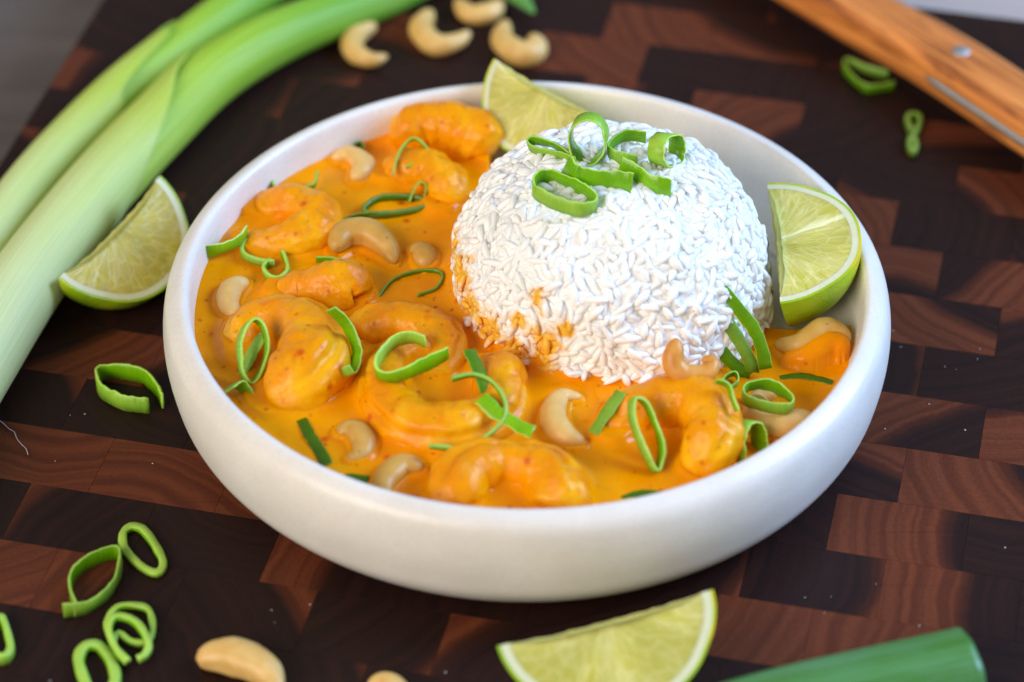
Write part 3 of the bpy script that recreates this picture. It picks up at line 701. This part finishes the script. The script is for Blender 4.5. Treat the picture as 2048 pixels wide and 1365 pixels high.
S([(728, 418), (762, 396), (828, 396), (856, 412), (804, 426), (742, 430)], 'dark flat scallion ring lying above the biggest cashew', n=UPN, wd=2.2, t=1.6, closed=True, off=1.2, tint=.42)
S([(818, 404), (828, 376), (842, 364), (853, 374), (846, 402)], 'small bright scallion hoop standing on the dark flat ring', n=(.1, -.8, .6), wd=2.4, off=1.6, anchor=(830, 404), tint=.8)
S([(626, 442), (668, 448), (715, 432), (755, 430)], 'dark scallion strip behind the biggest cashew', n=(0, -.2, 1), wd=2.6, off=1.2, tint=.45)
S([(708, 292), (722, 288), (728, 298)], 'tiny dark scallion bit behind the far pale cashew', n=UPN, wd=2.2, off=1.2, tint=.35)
# on the rice
K = dict(rice=True, where='rice')
S([(1178, 322), (1148, 300), (1141, 268), (1152, 243), (1178, 233), (1203, 245), (1213, 275), (1205, 304)], 'round upright scallion ring at the top of the rice', n=(-.15, -.95, .22), wd=7.0, closed=True, off=2.5, anchor=(1178, 318), hue=(1.1, 1.1, 1), **K)
S([(1152, 322), (1110, 309), (1068, 300), (1056, 288), (1072, 281), (1110, 292), (1140, 312)], 'narrow flattened scallion loop at the left on the rice', n=(-.25, -.15, .95), wd=3.4, closed=False, off=2.6, anchor=(1130, 312), **K)
S([(1275, 322), (1240, 316), (1216, 300), (1232, 280), (1262, 270), (1292, 274)], 'open scallion band behind the right ring on the rice', n=(.0, -.05, 1), wd=4.4, off=2.8, anchor=(1240, 312), **K)
S([(1325, 332), (1312, 316), (1313, 290), (1328, 270), (1348, 272), (1355, 296), (1348, 324)], 'broad scallion ring standing at the right on the rice', n=(.80, -.5, .25), wd=6.0, closed=True, off=5.6, anchor=(1325, 326), hue=(1.3, 1.15, 1.2), **K)
S([(1066, 372), (1078, 356), (1108, 354), (1150, 372), (1186, 396), (1190, 412), (1162, 420), (1116, 408), (1076, 390)], 'oval scallion ring nearest the viewer on the rice', n=(.05, .0, 1), wd=5.2, closed=True, off=3.0, anchor=(1120, 400), hue=(1.1, 1.08, 1), **K)
S([(1132, 330), (1148, 352), (1168, 358), (1220, 362), (1264, 370)], 'folded wide scallion strip in the middle of the rice top', n=(0, -.35, .93), wd=7.0, off=3.6, anchor=(1200, 366), axis=(.1, .25, .95), hue=(1.1, 1.1, 1), **K)
S([(1240, 330), (1268, 342), (1292, 362), (1318, 372), (1342, 374)], 'wavy scallion strip at the right front of the rice top', n=(0, -.35, .93), wd=5.8, off=3.2, anchor=(1290, 366), axis=(.1, .25, .95), hue=(1.2, 1.15, 1), **K)
# on the board
B = dict(where='board', z=0.0)
S([(298, 812), (250, 806), (206, 785), (194, 760), (202, 745), (240, 743), (285, 752), (312, 776), (326, 804)], 'open scallion loop left of the bowl below the lime', wd=6.0, t=1.2, off=3.1, hue=(1.05, 1.05, 1), **B)
S([(246, 1068), (262, 1054), (286, 1060), (310, 1090), (327, 1125), (318, 1146), (296, 1142), (266, 1120), (247, 1094)], 'oval scallion ring lying flat at lower left, closest to the bowl', wd=1.8, t=1.9, closed=True, off=1.0, hue=(1, 1, 1), **B)
S([(152, 1222), (142, 1190), (146, 1150), (190, 1118), (238, 1106), (236, 1150), (214, 1188), (172, 1216), (126, 1222)], 'large angular scallion loop at lower left', wd=5.2, t=1.0, off=2.7, tint=.85, **B)
S([(226, 1284), (214, 1250), (232, 1218), (266, 1212), (298, 1222), (306, 1262), (292, 1286), (262, 1284), (236, 1268)], 'rear scallion ring of the overlapping pair at lower left', wd=1.8, t=1.5, closed=True, off=1.0, **B)
S([(254, 1324), (232, 1300), (217, 1262), (226, 1238), (252, 1236), (280, 1254), (298, 1290), (290, 1312), (276, 1320)], 'open scallion ring on top of the overlapping pair at lower left', wd=1.9, t=1.6, off=2.9, hue=(1.1, 1.1, 1.1), **B)
S([(160, 1340), (158, 1310), (176, 1292), (200, 1294), (222, 1322), (232, 1360), (214, 1388), (180, 1382)], 'thick scallion ring cut by the bottom edge', wd=2.2, t=2.4, closed=True, off=1.2, **B)
S([(-22, 1250), (2, 1238), (16, 1270), (22, 1300), (10, 1318), (-20, 1316)], 'scallion piece at the very left edge', wd=3.0, t=1.6, off=1.6, **B)
S([(1776, 150), (1730, 138), (1694, 124), (1690, 138), (1712, 164), (1738, 178), (1788, 172)], 'scallion loop partly hidden by the knife handle', wd=3.6, t=1.2, off=2.0, tint=.75, **B)
S([(1822, 262), (1814, 242), (1824, 230), (1840, 238), (1836, 260), (1828, 274), (1832, 296), (1826, 308), (1818, 296), (1820, 276)], 'pinched scallion scrap on the board between bowl and knife', wd=2.6, t=1.4, closed=False, off=1.6, tint=.6, **B)

# ------------------------------------------------------------------ lime wedges
M_peel, M_pith = mat_peel(), mat_pith()
M_fl = mat_flesh('lime_flesh', (.36, .33, .03), (.45, .41, .08), (.60, .54, .26))
M_fl_y = mat_flesh('lime_flesh_yellow', (.34, .29, .02), (.41, .35, .05), (.52, .45, .15))
def lime(center, a, d1, d2, Rr, L, label, flesh=None, seed=0, where='lime wedges', trim=.10):
    a = np.asarray(a, float); a /= np.linalg.norm(a)
    d1 = np.asarray(d1, float); d1 = d1 - a * (d1 @ a); d1 /= np.linalg.norm(d1)
    d2 = np.asarray(d2, float); d2 = d2 - a * (d2 @ a); d2 /= np.linalg.norm(d2)
    th = math.acos(np.clip(d1 @ d2, -1, 1)); e = d2 - d1 * (d1 @ d2); e /= np.linalg.norm(e)
    root = empty('lime_wedge', center); tag(root, label, 'lime wedge', where)
    def pt(u, f, rho):                   # u along the fruit -1..1, f across the wedge, rho 0 axis .. 1 skin
        w_ = f * th; d = d1 * math.cos(w_) + e * math.sin(w_)
        uu = math.copysign(abs(u) ** 1.0, u); prof_ = math.sqrt(max(0, 1 - abs(uu) ** 2.25))
        nip = 1 + .05 * max(0, abs(uu) - .85) / .15
        return a * (uu * L * nip) + d * (prof_ * Rr * rho)
    NU, NF, NR = 44, 16, 14
    us = np.sin(np.linspace(-1, 1, NU) * math.pi / 2)
    def shell(r0, r1, name, mat, lab=None, us_k=1.0, uk0=1.0):
        V, F, UV, EDG = [], [], [], []
        def add_grid(fn, n, m, flip=False, uvf=None):
            b = len(V)
            for i in range(n):
                for j in range(m):
                    V.append(fn(i, j)); UV.append(uvf(i, j) if uvf else (0, 0))
            for i in range(n - 1):
                for j in range(m - 1):
                    q = (b + i * m + j, b + (i + 1) * m + j, b + (i + 1) * m + j + 1, b + i * m + j + 1); F.append(q[::-1] if flip else q)
        add_grid(lambda i, j: pt(us[i], j / (NF - 1), 1) * r1, NU, NF)
        if r0 > 0: add_grid(lambda i, j: pt(us[i], j / (NF - 1), 1) * r0, NU, NF, True)
        for f, fl in ((0, True), (1, False)):
            def fn(i, j, f=f):
                uu = us[i]; tt_ = j / (NR - 1)
                if r0 > 0: return pt(uu, f, 1) * (r0 + (r1 - r0) * tt_)
                rr = trim + (1 - trim) * tt_; q = pt(uu, f, rr) * r1
                if r0 == 0:              # juice sacs stand a little uneven along the cut
                    inw = (d1 * math.cos(.5 * th) + e * math.sin(.5 * th))
                    k_ = (1 - rr ** 4) * (1 - uu ** 4)
                    q = q + inw * (.0007 * k_ * (mnoise.noise(Vector((uu * 9 + seed, rr * 5, f * 7.0))) + .35)) * (1 if j else .8)
                return q
            def uvf(i, j, f=f):
                rr = r0 + (r1 - r0) * j / (NR - 1); x_, y_ = us[i] * L, rr * Rr * math.sqrt(max(0, 1 - us[i] ** 2))
                return (math.atan2(x_, y_ + .004) + f * 9.0 + seed, math.hypot(x_, y_))
            add_grid(fn, NU, NR, fl, uvf)
            if r0 == 0: EDG.append(list(range(len(V) - NU * NR, len(V), NR)))
        if EDG:                          # the trimmed core joins the two cut faces
            F += [(EDG[0][i], EDG[1][i], EDG[1][i + 1], EDG[0][i + 1]) for i in range(NU - 1)]
        me = mesh(name, V, F, mat, UV)
        o = obj(name, me, root)
        if lab: o['label'] = lab
        return o
    shell(.968, 1.0, 'peel', M_peel); shell(.89, .969, 'pith', M_pith); shell(0, .891, 'flesh', flesh or M_fl)
    return root
def wedge_px(p1, z1, p2, z2, dA, dB, label, Rr=.0255, flesh=None, seed=0, trim=.10):
    A, Bq = at(*p1, z1), at(*p2, z2); return lime((A + Bq) / 2, Bq - A, dA, dB, Rr, np.linalg.norm(Bq - A) / 2, label, flesh, seed, trim=trim)
wedge_px((1535, 372), .048, (1560, 602), .042, (.93, 0, .12), (.25, 0, -1), 'lime wedge inside the bowl, leaning between rice and right rim', Rr=.0262, seed=1)
wedge_px((993, 120), .052, (1195, 232), .047, (-.15, -.75, -.60), (.2, .55, -.8), 'lime wedge inside the bowl behind the rice, tip above the far rim', Rr=.024, seed=2)
wedge_px((122, 552), .020, (316, 356), .026, (.66, -.48, -.56), (-.10, .05, -1), 'yellowish lime wedge lying on the board left of the bowl', Rr=.0262, flesh=M_fl_y, seed=3, trim=.13)
wedge_px((1004, 1290), .022, (1416, 1182), .029, (.1, -.75, -.45), (.0, .35, -.95), 'lime wedge on the board in front of the bowl, cut by the bottom edge', Rr=.0265, seed=4)

# ------------------------------------------------------------------ whole spring onions
M_stalk = mat_stalk('spring_onion_skin'); M_stalk2 = M_stalk
def stalk_part(name, parent, path_px, rads_mm, z_fn, u0, cut=None, wall=False, flat=1.0, lab=None):
    C = np.array([np.r_[at(px, py, z_fn(k, rads_mm[k])), rads_mm[k] / 1000] for k, (px, py) in enumerate(path_px)])
    D = resample(catmull(C, 200), 90); P, rad = D[:, :3], D[:, 3]; nseg = 40
    V, F, UV = sweep(P, rad, nseg, lambda a, t: 1 + .012 * math.sin(a * 13) + .02 * math.sin(a * 2 + t * 4), cap=not wall, flat=flat)
    UV[:, 0] += u0
    if cut:                              # slanting torn end of a sheath: each strip round the stalk ends where cut() says
        n_ = len(P); T = np.gradient(P, axis=0); T /= np.linalg.norm(T, axis=1)[:, None]; V = V.copy()
        for j in range(nseg):
            a = 2 * math.pi * j / nseg; ct = cut(a)
            for i in range(n_):
                x = i / (n_ - 1) * ct * (n_ - 1); i0 = min(int(x), n_ - 2); f_ = x - i0
                p = P[i0] * (1 - f_) + P[i0 + 1] * f_; tt = T[i0] * (1 - f_) + T[i0 + 1] * f_; rr = rad[i0] * (1 - f_) + rad[i0 + 1] * f_
                b_ = np.cross(tt, (0, 0, 1)); b_ /= np.linalg.norm(b_); u_ = np.cross(b_, tt)
                lift = 1 + .07 * max(0, (i / (n_ - 1) - .9) / .1) ** 2 * max(0, math.cos(a - 2.2))
                V[i * nseg + j] = p + rr * lift * (b_ * math.cos(a) + u_ * math.sin(a)); UV[i * nseg + j, 0] = u0 + x / (n_ - 1) * np.linalg.norm(np.diff(P, axis=0), axis=1).sum()
    c = P.mean(0); o = obj(name, mesh(name, V - np.array(parent.location), F, M_stalk, UV), parent)
    if wall:
        md = o.modifiers.new('wall', 'SOLIDIFY'); md.thickness = .0006; md.offset = 0
    if lab: o['label'] = lab
    return o
rest = lambda k, r: r / 1000
pa = [(-330, 960), (-120, 640), (-30, 500), (60, 375), (150, 275), (258, 172), (370, 88), (480, 8), (600, -75), (760, -160)]
ra = [8, 8, 8, 8, 8, 8, 7.8, 8.2, 8.8, 9]
sa = empty('spring_onion', tuple(at(60, 375, 0))); tag(sa, 'slimmer spring onion stalk along the upper left corner', 'spring onion', 'whole spring onions')
stalk_part('leaf', sa, pa, ra, rest, -.06)
stalk_part('sheath', sa, pa, [r + .55 for r in ra], rest, -.10, cut=lambda a: .60 + .10 * math.cos(a - 2.5) + .02 * math.sin(5 * a), wall=True)
pb = [(-330, 1210), (-150, 900), (-40, 715), (40, 585), (118, 478), (215, 362), (322, 248), (425, 152), (540, 82), (660, 32), (790, -14), (920, -80)]
rb = [11.3, 11.3, 11.3, 11.2, 11, 11, 10.8, 10.2, 9.6, 8.6, 7.4, 6.5]
sb = empty('spring_onion', tuple(at(118, 478, 0))); tag(sb, 'thicker spring onion with pale base lying between the slim stalk and the lime', 'spring onion', 'whole spring onions')
stalk_part('leaf', sb, pb, rb, rest, -.10)
stalk_part('sheath', sb, pb, [r + .6 for r in rb], rest, -.14, cut=lambda a: .575 + .09 * math.cos(a - 2.3) + .03 * math.exp(-((a - 2.2) / .25) ** 2), wall=True)
stalk_part('leaf_tip', sb, [(760, -20), (850, -60), (950, -70), (1010, -25), (1045, 2), (1068, 27)], [6, 5.5, 5, 4.2, 3.2, .8], lambda k, r: .012 - .0018 * k, .25, flat=.5)

# cut green at the lower right
lp = [(1240, 1545), (1400, 1475), (1560, 1425), (1740, 1383), (1935, 1340)]
lk = empty('leek_top', tuple(at(1700, 1370, 0))); tag(lk, 'cut green leek top at the lower right corner', 'leek')
C = np.array([at(px, py, .0105) for px, py in lp]); D = resample(catmull(C, 100), 60); M_leaf = mat_leaf(); M_cutring = mat_plain('pale_cut_leek', (.42, .60, .34), .5)
V, F, UV = sweep(D, np.full(60, .0112), 48, lambda a, t: 1 + .02 * math.sin(a * 9) + .03 * math.sin(a * 2), cap=False, flat=.86)
oo = obj('outer_leaf', mesh('outer_leaf', V - np.array(lk.location), F, [M_leaf, M_cutring], UV), lk); md = oo.modifiers.new('wall', 'SOLIDIFY'); md.thickness = .0014; md.offset = -1; md.material_offset_rim = 1
V, F, UV = sweep(D[:-1], np.full(59, .0088), 40, lambda a, t: 1 + .02 * math.sin(a * 7), cap=False, flat=.8)
oo = obj('inner_leaf', mesh('inner_leaf', V - np.array(lk.location), F, M_cutring, UV), lk); md = oo.modifiers.new('wall', 'SOLIDIFY'); md.thickness = .0012; md.offset = -1

# ------------------------------------------------------------------ knife
KZ = .0125
kp = [(1380, -190), (1500, -105), (1690, 14), (1826, 88), (1922, 146), (2048, 230), (2200, 336), (2330, 425)]
C = np.array([at(px, py, KZ) for px, py in kp]); D = resample(catmull(C, 120), 80)
kn = empty('knife', tuple(C[4] * np.array([1, 1, 0]))); tag(kn, 'knife with olive wood handle, metal pin and inset steel tang', 'knife')
ax = (C[-1] - C[0]); ax /= np.linalg.norm(ax); yaw_k = math.atan2(ax[1], ax[0]); kn.rotation_euler = (0, 0, yaw_k)
Mk = np.array(Matrix.Rotation(-yaw_k, 3, 'Z'))
def kloc(P): return (np.asarray(P) - np.array(kn.location)) @ Mk.T
Dk = kloc(D)
def slab(za, zb, x0, x1, half, name, mat, rnd=.5):
    m = [d for d in Dk if x0 <= d[0] <= x1]; n = len(m); V, F = [], []
    sec = []
    for a in np.linspace(0, 2 * math.pi, 32, endpoint=False):
        ca, sa_ = math.cos(a), math.sin(a); ex = .5
        sec.append((math.copysign(abs(ca) ** ex, ca), math.copysign(abs(sa_) ** (ex if True else 1), sa_)))
    for d in m:
        sw = 1 + .06 * math.sin(d[0] * 38 + 1)
        for (cy, cz) in sec:
            V.append((d[0], d[1] + cy * half * sw, (za + zb) / 2 + cz * (zb - za) / 2))
    k = 32
    for i in range(n - 1):
        for j in range(k): F.append((i * k + j, i * k + (j + 1) % k, (i + 1) * k + (j + 1) % k, (i + 1) * k + j))
    F.append(tuple(range(k))[::-1]); F.append(tuple((n - 1) * k + j for j in range(k)))
    return obj(name, mesh(name, V, F, mat), kn)
M_olive = mat_olive(); M_steel = mat_plain('brushed_steel', (.42, .41, .39), .55, 1.0)
x0, x1 = Dk[0][0], Dk[-1][0]
slab(.0045, .0205, x0, x1, .0112, 'handle', M_olive)
# tang inlaid along the near edge: a thin bar proud of the wood, rounded at its end
T0 = kloc(at(1826, 162, .0128))[0]
Pt = np.array([[d[0], d[1] - .0112 * (1 + .06 * math.sin(d[0] * 38 + 1)) + .0004, .0128] for d in Dk if T0 <= d[0] <= x1])
V, F, UV = sweep(Pt, np.r_[.0006, .0013, np.full(len(Pt) - 2, .0016)], 14)
obj('tang', mesh('tang', V, F, M_steel, UV), kn)
# pin
pc = kloc(at(1922, 102, .0206)); V, F = [], []
for r_, z_ in ((.0032, .0195), (.0032, .0206), (.0029, .02085), (0.0001, .0210)):
    for j in range(24): V.append((pc[0] + r_ * math.cos(j / 24 * 6.2832), pc[1] + r_ * math.sin(j / 24 * 6.2832), z_))
for i in range(3):
    for j in range(24): F.append((i * 24 + j, i * 24 + (j + 1) % 24, (i + 1) * 24 + (j + 1) % 24, (i + 1) * 24 + j))
obj('pin', mesh('pin', V, F, M_steel), kn)
bx = x1; V = [(bx - .002, -.010, .0115), (bx + .17, -.016, .004), (bx + .21, .006, .003), (bx + .17, .012, .006), (bx - .002, .010, .0115)]
V = [(x, y + Dk[-1][1], z) for x, y, z in V]; V2 = [(x, y, z + .0022) for x, y, z in V]; n = 5
F = [tuple(range(n))[::-1], tuple(range(n, 2 * n))] + [(i, (i + 1) % n, n + (i + 1) % n, n + i) for i in range(n)]
obj('blade', mesh('blade', V + V2, F, M_steel, smooth_=False), kn)

# ------------------------------------------------------------------ small things on the board
th = [(-10, 835), (5, 846), (18, 858), (28, 864), (34, 878), (44, 890), (52, 898), (56, 910)]
C = np.array([at(px, py, .0006) for px, py in th]); D = resample(catmull(C, 60), 40)
V, F, UV = sweep(D, np.full(40, .00009), 6)
o = obj('lint_thread', mesh('lint_thread', V - D[20], F, mat_plain('pale_lint', (.62, .60, .66), .8))); o.location = D[20]
tag(o, 'fine pale lint thread on the board at the left edge', 'thread')
V, F = [], []
rs = np.random.default_rng(5)
spots = [(543, 1222), (549, 1247), (620, 1211), (1752, 1170), (1610, 1197), (1662, 1195), (2010, 1097), (1890, 735), (1912, 740), (1700, 760), (305, 929), (1770, 860), (1930, 862), (140, 832), (1858, 810), (1955, 720), (1960, 700), (170, 830)]
for _ in range(16):
    spots.append((rs.uniform(0, 2048), rs.uniform(650, 1365)))
for (px, py) in spots:
    c = at(px, py, 0); s = rs.uniform(.00008, .00019)
    if np.hypot(c[0], c[1]) < .1: continue
    b = len(V); a = rs.uniform(0, 3)
    for z_ in (0, 1.3):
        for j in range(4):
            t_ = a + j * math.pi / 2; V.append((c[0] + s * math.cos(t_) * (1 + .2 * j), c[1] + s * math.sin(t_), .0002 + s * z_))
    F += [(b, b + 1, b + 2, b + 3)[::-1], (b + 4, b + 5, b + 6, b + 7)] + [(b + j, b + (j + 1) % 4, b + 4 + (j + 1) % 4, b + 4 + j) for j in range(4)]
o = obj('salt_crystals', mesh('salt_crystals', V, F, mat_plain('salt', (.6, .6, .6), .4), smooth_=False))
tag(o, 'scattered white salt crystals on the dark board', 'salt', kind='stuff')

# pale sheet added to give the pale patch beyond the board
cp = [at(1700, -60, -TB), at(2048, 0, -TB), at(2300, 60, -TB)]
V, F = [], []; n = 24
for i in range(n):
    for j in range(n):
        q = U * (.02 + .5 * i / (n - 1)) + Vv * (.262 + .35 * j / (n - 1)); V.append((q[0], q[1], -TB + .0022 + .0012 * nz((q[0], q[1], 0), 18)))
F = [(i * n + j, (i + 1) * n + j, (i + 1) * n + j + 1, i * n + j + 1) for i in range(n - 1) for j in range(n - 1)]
bm_ = MB('pale_sheet'); lc = bm_.coord(); bm_.color(bm_.mix(bm_.noise(lc, 500, 3), (.30, .245, .215), (.36, .30, .27))); bm_.val(Roughness=.9); bm_.bump(bm_.noise(lc, 900, 2), .3, .0005)
o = obj('sheet', mesh('sheet', V, F, bm_.m)); md = o.modifiers.new('thick', 'SOLIDIFY'); md.thickness = .0018
tag(o, 'added pale beige cloth on the table beyond the board at the upper right corner', 'sheet')
